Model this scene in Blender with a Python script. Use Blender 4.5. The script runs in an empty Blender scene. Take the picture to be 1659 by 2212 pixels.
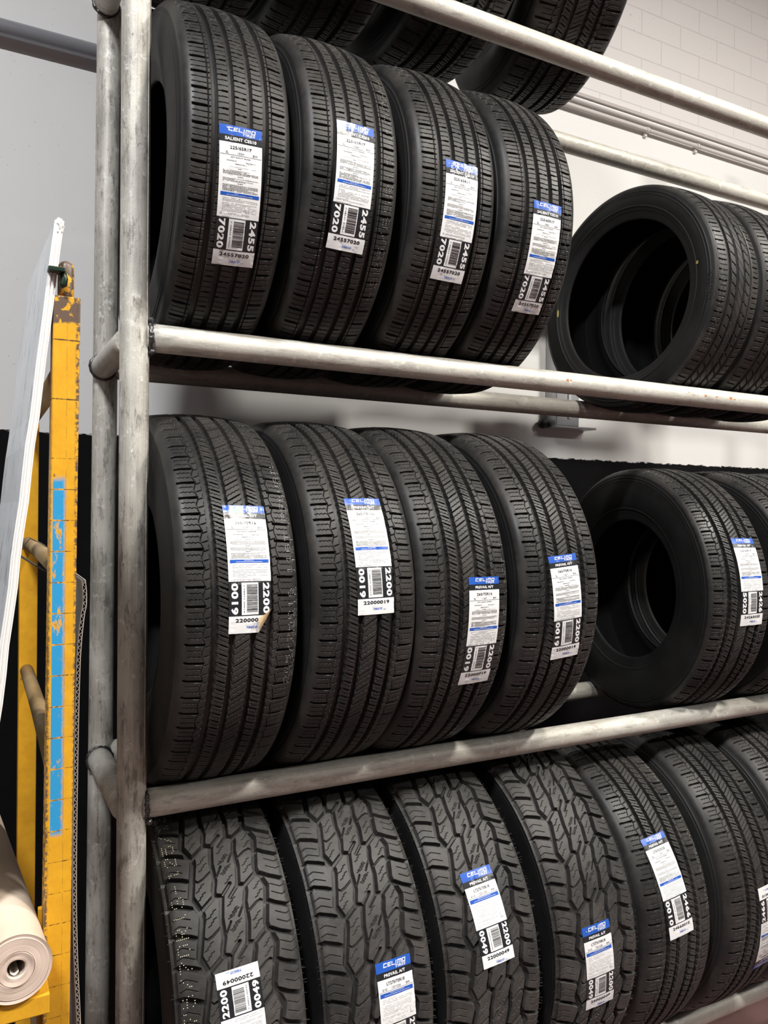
import bpy, bmesh, math, random
import numpy as np
from mathutils import Vector, Matrix

C = bpy.context.scene.collection
random.seed(7)
rng = np.random.default_rng(7)

# ------------------------------------------------------------------ camera
cam_d = bpy.data.cameras.new('camera')
cam_d.sensor_fit = 'HORIZONTAL'
cam_d.sensor_width = 36.0
cam_d.lens = 36.0 * 1706.06 / 1659.0
cam = bpy.data.objects.new('camera', cam_d)
C.objects.link(cam)
YAW, ROLL = 0.48869, 0.00888
f_ = Vector((math.sin(YAW), math.cos(YAW), 0)); r_ = Vector((math.cos(YAW), -math.sin(YAW), 0)); u_ = r_.cross(f_)
r2 = r_ * math.cos(ROLL) + u_ * math.sin(ROLL); u2 = u_ * math.cos(ROLL) - r_ * math.sin(ROLL)
cam.matrix_world = Matrix(((r2.x, u2.x, -f_.x, -0.28669), (r2.y, u2.y, -f_.y, -1.55873), (r2.z, u2.z, -f_.z, 1.44375), (0, 0, 0, 1)))
bpy.context.scene.camera = cam

# ------------------------------------------------------------------ light
W = bpy.data.worlds.new('world'); bpy.context.scene.world = W
W.use_nodes = True
W.node_tree.nodes['Background'].inputs[0].default_value = (0.80, 0.86, 1.0, 1)
W.node_tree.nodes['Background'].inputs[1].default_value = 0.025

def ceiling_or_fill_lamp(x, y, z, sx, sy, power, col):
    d = bpy.data.lights.new('ceiling_or_fill_lamp', 'AREA')
    d.shape = 'RECTANGLE'; d.size = sx; d.size_y = sy; d.energy = power; d.color = col
    o = bpy.data.objects.new('ceiling_or_fill_lamp', d); C.objects.link(o); o.location = (x, y, z)
    o.rotation_euler = (math.radians(0), 0, 0)
    return o
LAMPS = [(-1.3, -2.1, 4.35, 0.6, 0.2, 215, (0.97, 0.98, 1.0)),
         (1.2, -2.3, 4.35, 0.40, 0.22, 150, (1.0, 0.95, 0.87)),
         (3.3, -2.0, 4.35, 0.6, 0.2, 205, (1.0, 0.96, 0.89)),
         (5.5, -4.5, 4.35, 2.4, 0.4, 230, (1.0, 0.97, 0.92)),  # added fill light, far front right, lifts rails without flooding the grooves
         (-4.5, -4.5, 4.35, 2.4, 0.4, 60, (0.97, 0.98, 1.0))]  # weak fill light added at the far front left, not a known lamp
for l in LAMPS: ceiling_or_fill_lamp(*l)

vs = bpy.context.scene.view_settings
vs.view_transform = 'Standard'; vs.look = 'None'; vs.gamma = 1.0; vs.use_curve_mapping = False
vs.exposure = -0.15

# ------------------------------------------------------------------ node helpers
class NT:
    def __init__(s, name):
        s.m = bpy.data.materials.new(name); s.m.use_nodes = True
        s.t = s.m.node_tree; s.b = s.t.nodes['Principled BSDF']
    def n(s, typ, **kw):
        nd = s.t.nodes.new(typ)
        for k, v in kw.items():
            if isinstance(k, str) and k.startswith('i_'): nd.inputs[k[2:].replace('_', ' ')].default_value = v
            else: setattr(nd, k, v)
        return nd
    def l(s, a, b): s.t.links.new(a, b)
    def put(s, sock, v):
        if isinstance(v, bpy.types.NodeSocket): s.l(v, sock)
        else: sock.default_value = v
    def math(s, op, a, b=0.0, c=0.0, clamp=False):
        nd = s.n('ShaderNodeMath', operation=op, use_clamp=clamp)
        for i, v in enumerate((a, b, c)): s.put(nd.inputs[i], v)
        return nd.outputs[0]
    def step(s, x, lo, hi, a=0.0, b=1.0):
        nd = s.n('ShaderNodeMapRange', clamp=True)
        for i, v in enumerate((x, lo, hi, a, b)): s.put(nd.inputs[i], v)
        return nd.outputs[0]
    def mix(s, f, a, b):
        nd = s.n('ShaderNodeMix', data_type='RGBA')
        s.put(nd.inputs[0], f); s.put(nd.inputs[6], a); s.put(nd.inputs[7], b)
        return nd.outputs[2]
    def coord(s, kind='Object'): return s.n('ShaderNodeTexCoord').outputs[kind]
    def scale(s, v, sc, loc=(0, 0, 0)):
        nd = s.n('ShaderNodeMapping'); s.l(v, nd.inputs[0]); nd.inputs[3].default_value = sc; nd.inputs[1].default_value = loc
        return nd.outputs[0]
    def noise(s, v, sc, det=4.0, rough=0.55):
        nd = s.n('ShaderNodeTexNoise'); s.l(v, nd.inputs['Vector'])
        nd.inputs['Scale'].default_value = sc; nd.inputs['Detail'].default_value = det; nd.inputs['Roughness'].default_value = rough
        return nd.outputs[0]
    def bump(s, h, st, dist=0.001):
        nd = s.n('ShaderNodeBump'); s.l(h, nd.inputs['Height']); nd.inputs['Strength'].default_value = st; nd.inputs['Distance'].default_value = dist
        s.l(nd.outputs[0], s.b.inputs['Normal'])
    def xyz(s, v):
        nd = s.n('ShaderNodeSeparateXYZ'); s.l(v, nd.inputs[0]); return nd.outputs
    def col(s, v): s.put(s.b.inputs['Base Color'], v)
    def rough(s, v): s.put(s.b.inputs['Roughness'], v)
    def metal(s, v): s.put(s.b.inputs['Metallic'], v)

def plain(name, c, r=0.6, metal=0.0):
    k = NT(name); k.col((*c, 1)); k.rough(r); k.metal(metal); return k.m

def rubber(name, c1, c2, rough=0.5, dust=0.5):
    k = NT(name); v = k.coord()
    a = k.noise(v, 9.0, 5.0); b = k.noise(v, 70.0, 3.0)
    m = k.step(k.math('ADD', k.math('MULTIPLY', a, 0.7), k.math('MULTIPLY', b, 0.3)), 0.42, 0.68, 0, dust)
    k.col(k.mix(m, (*c1, 1), (*c2, 1)))
    k.rough(k.step(a, 0.3, 0.7, rough - 0.06, rough + 0.12))
    k.b.inputs['Specular IOR Level'].default_value = 0.38
    k.bump(k.noise(v, 420.0, 2.0), 0.25, 0.0006)
    return k.m
M_TREAD = rubber('tread_rubber', (0.017, 0.0167, 0.0165), (0.056, 0.049, 0.043), 0.44, 0.65)
M_AT = rubber('all_terrain_rubber', (0.027, 0.026, 0.025), (0.080, 0.073, 0.067), 0.46, 0.75)
M_SIDE = rubber('sidewall_rubber', (0.008, 0.0078, 0.0078), (0.016, 0.015, 0.014), 0.58, 0.5)
M_LINER = rubber('liner_rubber', (0.004, 0.004, 0.0043), (0.008, 0.008, 0.008), 0.8, 0.5)
M_LINER.node_tree.nodes['Principled BSDF'].inputs['Specular IOR Level'].default_value = 0.2

def pipe_metal(name, along, dark):
    k = NT(name); v = k.coord()
    sc = (3.5, 150, 150) if along == 'x' else (150, 150, 3.5)
    sc2 = (14, 60, 60) if along == 'x' else (60, 60, 14)
    big = k.noise(v, 4.0, 5.0, 0.6); mid = k.noise(v, 42.0, 8.0, 0.75); fine = k.noise(v, 240.0, 3.0)
    st1 = k.noise(k.scale(v, sc), 1.0, 5.0, 0.7); st2 = k.noise(k.scale(v, sc2), 1.0, 7.0, 0.8)
    base = k.mix(k.step(big, 0.34, 0.66), (0.44 * dark, 0.42 * dark, 0.37 * dark, 1), (0.62, 0.60, 0.53, 1))
    base = k.mix(k.step(st1, 0.38, 0.62, 0, 0.45), base, (0.72, 0.70, 0.64, 1))
    base = k.mix(k.step(st2, 0.48, 0.38, 0, 0.55 / dark - 0.15), base, (0.17, 0.155, 0.135, 1))
    base = k.mix(k.step(mid, 0.56, 0.64, 0, 0.75), base, (0.78, 0.77, 0.72, 1))
    base = k.mix(k.step(k.noise(v, 15.0, 9.0, 0.8), 0.655, 0.69, 0, 0.85), base, (0.055, 0.048, 0.045, 1))
    base = k.mix(k.step(k.noise(v, 7.0, 9.0, 0.85), 0.665, 0.70, 0, 0.8), base, (0.42, 0.17, 0.05, 1))
    k.col(base); k.metal(0.2)
    k.rough(k.step(st2, 0.35, 0.65, 0.44, 0.62))
    k.bump(k.math('ADD', k.math('ADD', fine, k.math('MULTIPLY', mid, 2.0)), k.math('ADD', st1, st2)), 0.35, 0.0008)
    return k.m
M_PIPE = pipe_metal('raw_steel_pipe', 'x', 1.0)
M_POST = pipe_metal('raw_steel_post', 'z', 0.6)
M_WELD = plain('weld_bead_metal', (0.10, 0.095, 0.10), 0.35, 0.8)
M_WELDRUST = plain('weld_spatter', (0.35, 0.27, 0.17), 0.6, 0.4)

# ------------------------------------------------------------------ mesh helpers
def mesh_np(name, V, F, mats, idx=None, smooth=False):
    V = np.asarray(V, np.float32)
    me = bpy.data.meshes.new(name)
    if isinstance(F, np.ndarray):
        nf, k = F.shape
        loops = F.ravel().astype(np.int32); starts = np.arange(nf, dtype=np.int32) * k; tot = np.full(nf, k, np.int32)
    else:
        tot = np.array([len(f) for f in F], np.int32); loops = np.concatenate([np.asarray(f) for f in F]).astype(np.int32)
        starts = np.concatenate([[0], np.cumsum(tot)[:-1]]).astype(np.int32); nf = len(F)
    me.vertices.add(len(V)); me.vertices.foreach_set('co', V.ravel())
    me.loops.add(len(loops)); me.loops.foreach_set('vertex_index', loops)
    me.polygons.add(nf); me.polygons.foreach_set('loop_start', starts); me.polygons.foreach_set('loop_total', tot)
    for m in mats: me.materials.append(m)
    if idx is not None: me.polygons.foreach_set('material_index', np.asarray(idx, np.int32))
    me.polygons.foreach_set('use_smooth', np.full(nf, smooth, bool))
    me.update(calc_edges=True); me.validate()
    return me

def grid_faces(n, m, wrap_n=False, off=0):
    a = np.arange(n if wrap_n else n - 1); b = np.arange(m - 1)
    A, B = np.meshgrid(a, b, indexing='ij'); A2 = (A + 1) % n
    return np.stack([A * m + B, A2 * m + B, A2 * m + B + 1, A * m + B + 1], -1).reshape(-1, 4) + off

def put(name, me, parent=None):
    o = bpy.data.objects.new(name, me); C.objects.link(o)
    if parent is not None: o.parent = parent
    return o

def tag(o, label, cat, group=None):
    o['label'] = label; o['category'] = cat
    if group: o['group'] = group
    return o

def thing(name, label, cat, loc=(0, 0, 0), rz=0.0, group=None):
    o = bpy.data.objects.new(name, None); C.objects.link(o); o.location = loc; o.rotation_euler = (0, 0, rz)
    o.empty_display_size = 0.05
    return tag(o, label, cat, group)

def structure(name, me):
    o = put(name, me); o['kind'] = 'structure'; return o

def box_vf(x0, x1, y0, y1, z0, z1):
    V = [(x, y, z) for x in (x0, x1) for y in (y0, y1) for z in (z0, z1)]
    F = [(0, 1, 3, 2), (4, 6, 7, 5), (0, 4, 5, 1), (2, 3, 7, 6), (0, 2, 6, 4), (1, 5, 7, 3)]
    return V, F

def bm_box(bm, x0, x1, y0, y1, z0, z1, bevel=0.0):
    V, F = box_vf(x0, x1, y0, y1, z0, z1)
    vs_ = [bm.verts.new(v) for v in V]; fs = [bm.faces.new([vs_[i] for i in f]) for f in F]
    if bevel:
        es = list({e for f in fs for e in f.edges})
        bmesh.ops.bevel(bm, geom=es, offset=bevel, segments=2, affect='EDGES', profile=0.5)

def bm_tube(bm, P, R, seg=32, cap=True, wob=0.0):
    """tube through the points P with radius R (number or list)"""
    P = [Vector(p) for p in P]; n = len(P); rings = []
    up = None
    for i, p in enumerate(P):
        d = (P[min(i + 1, n - 1)] - P[max(i - 1, 0)]).normalized()
        if up is None:
            up = Vector((0, 0, 1)) if abs(d.z) < 0.9 else Vector((1, 0, 0))
        a = (up - d * up.dot(d)).normalized(); b = d.cross(a); up = a
        r = R[i] if isinstance(R, (list, tuple)) else R
        rings.append([bm.verts.new(p + (a * math.cos(t) + b * math.sin(t)) * r) for t in [2 * math.pi * k / seg for k in range(seg)]])
    for i in range(n - 1):
        for k in range(seg):
            f = bm.faces.new((rings[i][k], rings[i][(k + 1) % seg], rings[i + 1][(k + 1) % seg], rings[i + 1][k])); f.smooth = True
    if cap:
        bm.faces.new(rings[0][::-1]); bm.faces.new(rings[-1])
    return rings

def bm_mesh(name, bm, mats):
    bmesh.ops.recalc_face_normals(bm, faces=bm.faces[:])
    me = bpy.data.meshes.new(name); bm.to_mesh(me); bm.free()
    for m in (mats if isinstance(mats, (list, tuple)) else [mats]): me.materials.append(m)
    return me

# ------------------------------------------------------------------ the room
FZ = -0.26
WY = 1.0
def wall_material():
    k = NT('painted_block_wall'); v = k.coord(); X, Y, Z = k.xyz(v)
    n1 = k.noise(v, 1.3, 4.0); n2 = k.noise(v, 14.0, 4.0)
    light = k.mix(k.step(n1, 0.3, 0.7), (0.80, 0.80, 0.79, 1), (0.85, 0.85, 0.83, 1))
    upper = k.step(Z, 3.215, 3.225)
    light = k.mix(k.math('MULTIPLY', upper, 0.8), light, (0.76, 0.73, 0.72, 1))
    # small dark pits and scuffs
    vor = k.n('ShaderNodeTexVoronoi', feature='F1'); k.l(v, vor.inputs['Vector']); vor.inputs['Scale'].default_value = 38.0
    pits = k.math('MULTIPLY', k.step(vor.outputs['Distance'], 0.12, 0.07), k.step(k.noise(v, 1.6, 3.0), 0.47, 0.60))
    pits = k.math('MULTIPLY', pits, k.step(upper, 0, 1, 0.25, 1.0))
    light = k.mix(k.math('MULTIPLY', pits, 0.7), light, (0.24, 0.22, 0.21, 1))
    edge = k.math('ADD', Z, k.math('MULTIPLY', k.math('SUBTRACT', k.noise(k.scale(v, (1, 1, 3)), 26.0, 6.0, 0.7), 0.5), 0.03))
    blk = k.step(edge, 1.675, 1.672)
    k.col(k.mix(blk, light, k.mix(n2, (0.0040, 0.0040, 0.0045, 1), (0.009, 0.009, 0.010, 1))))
    k.rough(k.step(blk, 0, 1, 0.62, 0.75)); k.put(k.b.inputs['Specular IOR Level'], k.step(blk, 0, 1, 0.4, 0.08))
    br = k.n('ShaderNodeTexBrick', offset=0.5); mp = k.n('ShaderNodeMapping'); k.l(v, mp.inputs[0])
    mp.inputs[1].default_value = (-2.345 + 0.2425 * 12, -3.460 + 0.1075 * 34, 0)
    cx = k.n('ShaderNodeCombineXYZ'); k.l(X, cx.inputs[0]); k.l(Z, cx.inputs[1]); k.l(cx.outputs[0], mp.inputs[0])
    k.l(mp.outputs[0], br.inputs['Vector'])
    for nm, val in (('Scale', 1.0), ('Mortar Size', 0.0035), ('Mortar Smooth', 1.0), ('Brick Width', 0.2425), ('Row Height', 0.1075)): br.inputs[nm].default_value = val
    joints = k.math('MULTIPLY', br.outputs['Fac'], upper)
    h = k.math('ADD', k.math('MULTIPLY', joints, -1.8), k.math('MULTIPLY', n2, 0.6))
    h = k.math('ADD', h, k.math('MULTIPLY', k.noise(v, 90.0, 3.0), k.step(upper, 0, 1, 0.05, 0.8)))
    h = k.math('SUBTRACT', h, k.math('MULTIPLY', pits, 1.5))
    k.bump(h, 0.6, 0.002)
    return k.m
M_WALL = wall_material()
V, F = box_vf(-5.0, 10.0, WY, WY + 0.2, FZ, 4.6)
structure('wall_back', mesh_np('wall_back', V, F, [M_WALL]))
k = NT('red_painted_concrete'); v = k.coord()
k.col(k.mix(k.step(k.noise(v, 3.0, 6.0), 0.3, 0.7), (0.11, 0.060, 0.057, 1), (0.17, 0.092, 0.086, 1)))
k.rough(0.5); k.bump(k.noise(v, 60.0, 4.0), 0.2, 0.002)
V, F = box_vf(-5.0, 10.0, -8.0, WY, FZ - 0.1, FZ)
structure('floor', mesh_np('floor', V, F, [k.m]))
V, F = box_vf(-5.0, 10.0, -8.0, WY, 4.6, 4.7)
structure('ceiling', mesh_np('ceiling', V, F, [plain('ceiling_paint', (0.6, 0.6, 0.6), 0.8)]))

# conduits on the wall (things fixed to the wall, right of the rack)
M_COND = plain('painted_conduit', (0.66, 0.62, 0.60), 0.55)
M_CONDD = plain('wall_ledge_paint', (0.50, 0.46, 0.45), 0.7)
t = thing('electrical_conduit', 'thin ribbed flexible conduit along the pale wall, turning into smooth pipe', 'conduit', (1.75, WY, 3.1385))
bm = bmesh.new(); P = []; R = []
N = 1000
for i in range(N + 1): P.append((i / N * 0.612, -0.02, 0)); R.append(0.0088 + (0.0016 if (i // 3) % 2 else 0))
bm_tube(bm, P, R, 12); put('flexible_conduit', bm_mesh('flexible_conduit', bm, M_COND), t)
bm = bmesh.new(); bm_tube(bm, [(0.612, -0.02, 0), (2.0, -0.02, 0.0), (4.8, -0.02, 0.0)], 0.0085, 12)
put('rigid_conduit', bm_mesh('rigid_conduit', bm, M_COND), t)
for x in (0.612, 0.93, 1.52, 2.3):
    bm = bmesh.new(); bm_tube(bm, [(x - 0.007, -0.02, 0), (x + 0.007, -0.02, 0)], 0.0125, 12); bm_box(bm, x - 0.007, x + 0.007, -0.014, 0, -0.026, 0.018, 0.002)
    put('pipe_clip', bm_mesh('pipe_clip', bm, M_COND), t)
bm = bmesh.new(); bm_tube(bm, [(1.8, WY - 0.012, 3.174), (6.5, WY - 0.012, 3.174)], 0.0065, 10)
tag(put('electrical_conduit', bm_mesh('straight_conduit', bm, M_COND)), 'straight thin painted conduit on the pale wall just above the ribbed one', 'conduit')
V, F = box_vf(1.5, 10.0, WY - 0.010, WY, 3.200, 3.214)
structure('trim_1', mesh_np('trim_1', V, F, [M_CONDD]))

# grey pipe at top left on the wall
bm = bmesh.new(); bm_tube(bm, [(-2.5, WY - 0.035, 2.826), (1.35, WY - 0.035, 2.826)], 0.0235, 32)
tag(put('wall_pipe', bm_mesh('wall_pipe', bm, plain('grey_painted_pipe', (0.33, 0.34, 0.37), 0.4, 0.3))), 'smooth grey pipe running along the wall at top left', 'pipe')

# metal box behind rack
t = thing('junction_box', 'grey sheet metal box on the wall, seen below the middle rails', 'electrical box', (1.88, WY, 1.80))
M_BOX = plain('galvanised_sheet', (0.50, 0.51, 0.53), 0.35, 0.5)
bm = bmesh.new(); bm_box(bm, -0.06, 0.06, -0.07, 0, 0.0, 0.45, 0.004); put('box_body', bm_mesh('box_body', bm, M_BOX), t)
bm = bmesh.new(); bm_box(bm, -0.065, 0.15, -0.075, 0, -0.008, 0.0, 0.0015); put('bottom_flange', bm_mesh('bottom_flange', bm, M_BOX), t)
bm = bmesh.new(); bm_box(bm, 0.0, 0.014, -0.075, -0.07, 0.03, 0.40, 0.001); put('seam_strip', bm_mesh('seam_strip', bm, plain('bright_strip', (0.8, 0.8, 0.8), 0.3, 0.3)), t)
bm = bmesh.new(); bmesh.ops.create_icosphere(bm, subdivisions=2, radius=0.021, matrix=Matrix.Translation((-0.09, -0.022, 0.01))); bm_box(bm, -0.09, -0.06, -0.03, -0.015, 0.0, 0.015)
put('cable_gland', bm_mesh('cable_gland', bm, plain('black_plastic', (0.01, 0.01, 0.01), 0.5)), t)

# ------------------------------------------------------------------ the rack
RZ = {1: 2.60764, 2: 1.77585, 3: 0.87765, 4: 0.02248}
SEP, PR = 0.3697, 0.02726
rack = thing('pipe_rack', 'welded bare steel pipe rack holding rows of black tires', 'rack', (0, 0, FZ))
def rack_part(name, bm, mat=M_PIPE): return put(name, bm_mesh(name, bm, mat), rack)
def rp(x, y, z): return (x, y, z - FZ)
def straight(p, q, n=24):
    p = Vector(p); q = Vector(q); return [p.lerp(q, i / n) for i in range(n + 1)]
XR = 2.62
for (x0, x1, y, seam) in ((0.0035, -0.0055, 0.0, 1), (-0.006, 0.006, SEP, 0), (XR, XR, 0.0, 0), (XR, XR, SEP, 0)):
    bm = bmesh.new(); bm_tube(bm, straight(rp(x0, y, FZ + 0.001), rp(x1, y, 3.30)), PR, 48)
    if seam:   # rolled pipe seam, a fine raised line down the right side
        a = math.radians(-42)
        bm_tube(bm, straight(rp(x0 + math.cos(a) * PR, math.sin(a) * PR, FZ + 0.01), rp(x1 + math.cos(a) * PR, math.sin(a) * PR, 3.29)), 0.0009, 8)
    rack_part('post', bm, M_POST)
for i, z in RZ.items():
    for y in (0.0, SEP):
        bm = bmesh.new(); bm_tube(bm, straight(rp(0.018, y, z), rp(XR - 0.018, y, z), 40), PR, 48)
        rack_part('rail', bm)
for z in RZ.values():
    for x in (-0.008, XR):
        bm = bmesh.new(); bm_tube(bm, straight(rp(x, 0.018, z - 0.006), rp(x, SEP - 0.018, z - 0.006), 8), PR * 0.98, 40)
        rack_part('crosspiece', bm)
def weld(cx, cy, cz, axis, r=PR, lo=0, hi=360, th=0.0046):
    bm = bmesh.new(); n = 44; P = []; R = []
    for i in range(n + 1):
        a = math.radians(lo + (hi - lo) * i / n)
        c, s = math.cos(a) * r, math.sin(a) * r
        jit = random.uniform(-0.0012, 0.0012)
        if axis == 'x': p = (cx + jit, cy + c, cz + s)
        else: p = (cx + c, cy + jit, cz + s)
        P.append(rp(*p)); R.append(th * random.uniform(0.7, 1.15))
    bm_tube(bm, P, R, 10)
    return rack_part('weld_bead', bm, M_WELD)
for z in RZ.values():
    weld(0.0245, 0, z, 'x', lo=100, hi=330); weld(0.0245, SEP, z, 'x', lo=-60, hi=60)
    weld(-0.008, SEP - 0.026, z - 0.006, 'y')
for (x, z) in ((0.028, RZ[2] - 0.030), (0.031, RZ[3] - 0.031), (0.026, RZ[2] + 0.030)):
    bm = bmesh.new(); bmesh.ops.create_icosphere(bm, subdivisions=3, radius=0.006, matrix=Matrix.Translation(rp(x, -0.018, z)))
    for vv in bm.verts: vv.co += Vector([random.uniform(-.0006, .0006) for _ in range(3)])
    rack_part('weld_drip', bm, M_WELD)

M_RUST = plain('orange_rust', (0.50, 0.20, 0.05), 0.8)
for x, r, dz in ((1.045, .0030, .002), (1.056, .0022, .003), (1.478, .0016, .006), (1.545, .0035, .002), (1.59, .0022, .001), (1.65, .0040, .003), (1.665, .002, .0)):
    V = []
    for q in range(14):
        t_ = q / 14 * 2 * math.pi; j = random.uniform(.6, 1.15); a_ = math.asin((dz + 1.0 * math.sin(t_) * r * j) / PR)
        V.append(rp(x + math.cos(t_) * r * 1.7 * j, -math.cos(a_) * (PR + .0004), RZ[2] + math.sin(a_) * (PR + .0004)))
    put('rust_spot', mesh_np('rust_spot', V, [tuple(range(14))], [M_RUST]), rack)
# ------------------------------------------------------------------ tires
def catmull(P, n=24):
    P = np.array(P, float); Q = np.vstack([2 * P[0] - P[1], P, 2 * P[-1] - P[-2]]); out = []
    for i in range(1, len(Q) - 2):
        t = np.linspace(0, 1, n, endpoint=False)[:, None]
        a, b, c, d = Q[i - 1], Q[i], Q[i + 1], Q[i + 2]
        out.append(0.5 * ((2 * b) + (-a + c) * t + (2 * a - 5 * b + 4 * c - d) * t ** 2 + (-a + 3 * b - 3 * c + d) * t ** 3))
    return np.vstack(out + [P[-1:]])

class Profile:
    """half cross-section of a tire as x (axial), r (radial) against arc length"""
    def __init__(s, R, Wd, rb, xe, rs, drop):
        s.R, s.W, s.rb = R, Wd, rb
        k = drop / xe ** 2
        xs = np.linspace(0, xe, 60); crown = np.stack([xs, R - k * xs ** 2], 1)
        a0 = math.atan(2 * k * xe); c = crown[-1] - rs * np.array([math.sin(a0), math.cos(a0)])
        a1 = math.radians(72)
        th = np.linspace(a0, a1, 30)[1:]; arc = c + rs * np.stack([np.sin(th), np.cos(th)], 1)
        SH = R - rb; h = Wd / 2
        e = arc[-1]; xm = max(h, e[0] + 0.004)
        side = catmull([e, (e[0] + (xm - e[0]) * 0.62, e[1] - (e[1] - (R - 0.48 * SH)) * 0.42), (xm, R - 0.50 * SH), (xm * 0.975, R - 0.68 * SH), (xm * 0.90, rb + 0.13 * SH + 0.004), (xm * 0.845, rb + 0.004), (xm * 0.80, rb), (xm * 0.74, rb + 0.003)])
        s.pts = np.vstack([crown, arc, side[1:]])
        d = np.linalg.norm(np.diff(s.pts, axis=0), axis=1); s.s = np.concatenate([[0], np.cumsum(d)])
        s.sE = s.s[59 + 29]; s.xm = xm
        g = np.gradient(s.pts, s.s, axis=0); s.nrm = np.stack([-g[:, 1], g[:, 0]], 1); s.nrm /= np.linalg.norm(s.nrm, axis=1)[:, None]
    def at(s, u):
        a = np.abs(u); sg = np.where(u < 0, -1.0, 1.0)
        x = np.interp(a, s.s, s.pts[:, 0]) * sg; r = np.interp(a, s.s, s.pts[:, 1])
        nx = np.interp(a, s.s, s.nrm[:, 0]) * sg; nr = np.interp(a, s.s, s.nrm[:, 1])
        return x, r, nx, nr
    def surf(s, u, arc, h=0.0):
        """point h above the outer surface; arc = distance along circumference, 0 at the front, up positive"""
        x, r, nx, nr = s.at(np.asarray(u, float)); th = np.asarray(arc, float) / s.R
        r = r + nr * h
        return np.stack([x + nx * h, -r * np.cos(th), r * np.sin(th)], -1)

def seg_dist(U, S, P, p):
    best = np.full(U.shape, 1e9)
    for (a, b) in zip(P[:-1], P[1:]):
        for o in (-p, 0, p, 2 * p, -2 * p):
            ax, ay = a[0], a[1] + o; dx, dy = b[0] - a[0], b[1] - a[1]
            t = np.clip(((U - ax) * dx + (S - ay) * dy) / (dx * dx + dy * dy), 0, 1)
            best = np.minimum(best, np.hypot(U - ax - t * dx, S - ay - t * dy))
    return best
def cut(d, hw, depth, soft=0.7): return depth * np.clip((hw - d) / soft + 0.5, 0, 1)
def per(x, p): return np.abs((x + p / 2) % p - p / 2)
def band(a, lo, hi, soft=0.6): return np.clip((a - lo) / soft + .5, 0, 1) * np.clip((hi - a) / soft + .5, 0, 1)

def tread_touring(U, S, p, E):
    A = np.abs(U); sg = np.sign(U); d = np.zeros_like(U)
    mx = lambda q: np.maximum(d, q)
    d = mx(cut(np.abs(A - 16.5), 5.4, 9.5, .6)); d = mx(cut(np.abs(A - 47.5), 6.0, 9.5, .6)); d = mx(cut(np.abs(A - 59), 0.75, 3))
    c = 1.6 * np.cos((A - 30) / 14 * 1.5)
    d = mx(cut(per(S + c * sg, p / 3), 0.5, 2.2) * band(A, 21, 42)); d = mx(cut(per(S + c * sg, p), 1.3, 5) * band(A, 21, 34)); d = mx(cut(per(S + c * sg, p), 0.6, 3) * band(A, 21, 42))
    d = mx(cut(per(S + .05 * U + p / 6, p / 3), 0.5, 2.2) * band(A, -1, 12.3)); d = mx(cut(per(S + .05 * U + p / 6, p), 1.2, 4) * band(A, 4, 12.3))
    c2 = S - 0.0016 * (A - 60) ** 2 + np.where(U > 0, p / 2, 0)
    d = mx(cut(per(c2, p / 3), 0.5, 2.2) * band(A, 52, 87)); d = mx(cut(per(c2, p), 2.2, 7.0, 1.0) * band(A, 60, E + 6, 4))
    d = mx(cut(per(c2, p), 0.8, 3.0) * band(A, 51.5, 60))
    return d
def tread_highway(U, S, p, E):
    A = np.abs(U); sg = np.where(U < 0, -1.0, 1.0); d = np.zeros_like(U)
    mx = lambda q: np.maximum(d, q)
    tri = per(S * 2 / p, 2.0)            # 0..1
    d = mx(cut(np.abs(A - 19.5 - 0.5 * np.sin(S / p * 12.566)), 5.2, 10, .6)); d = mx(cut(np.abs(A - 51 - 0.7 * np.sin(S / p * 12.566)), 6.0, 10, .6))
    zl = 69 + 1.9 * np.clip((tri - .5) * 3, -1, 1) * 1.0
    d = mx(cut(np.abs(A - zl), 0.5, 3.0))
    wob = 0.75 * np.sin(U * 0.85)
    # mid ribs
    m = S + 0.45 * U
    taper = np.clip(1 - (A - 25) / 24.0, 0.1, 1) if False else 1
    d = mx(cut(per(m, p / 2), 1.35, 5, .8) * band(A, 24, 40)); d = mx(cut(per(m, p / 2), 0.7, 3) * band(A, 24, 46))
    d = mx(cut(per(m + p / 4 + wob, p / 2), 0.5, 2.4) * band(A, 24, 46))
    # centre rib
    c = S - 0.62 * U
    d = mx(cut(per(c, p), 0.85, 5) * band(A, -1, 15)); d = mx(cut(per(c + p / 3 + wob, p / 3), 0.5, 2.2) * band(A, -1, 13))
    # shoulders
    d = mx(cut(per(S - .3 * U, p / 2), 0.7, 3) * band(A, 56, 68))
    sh = S + .02 * U + np.where(U > 0, p / 2, 0)
    d = mx(cut(per(sh, p), 2.1, 8, 1.0) * band(A, 67, E + 10, 4))
    for q in (0.31, 0.64): d = mx(cut(per(sh + q * p + wob, p), 0.5, 2.3) * band(A, 72, 97))
    return d
def tread_sport(U, S, p, E):
    A = np.abs(U); d = np.zeros_like(U); mx = lambda q: np.maximum(d, q)
    d = mx(cut(np.abs(A - 16), 4.8, 8)); d = mx(cut(np.abs(A - 46), 4.2, 7)); d = mx(cut(np.abs(A - 54), 0.7, 2.5))
    d = mx(cut(per(S - 0.018 * (A - 46) ** 2 * np.sign(U), p), 1.3, 4.5) * band(A, 20, 38)); d = mx(cut(per(S + 1.2 * U + p / 2, p), 0.7, 3) * band(A, 20, 42))
    d = mx(cut(per(S + 1.4 * U, p), 0.9, 3) * band(A, -1, 11.5))
    d = mx(cut(per(S - .0016 * (A - 60) ** 2, p), 1.5, 5) * band(A, 57, E + 5, 4)); d = mx(cut(per(S + p / 2, p), 0.65, 2.5) * band(A, 57, 84))
    return d
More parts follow.
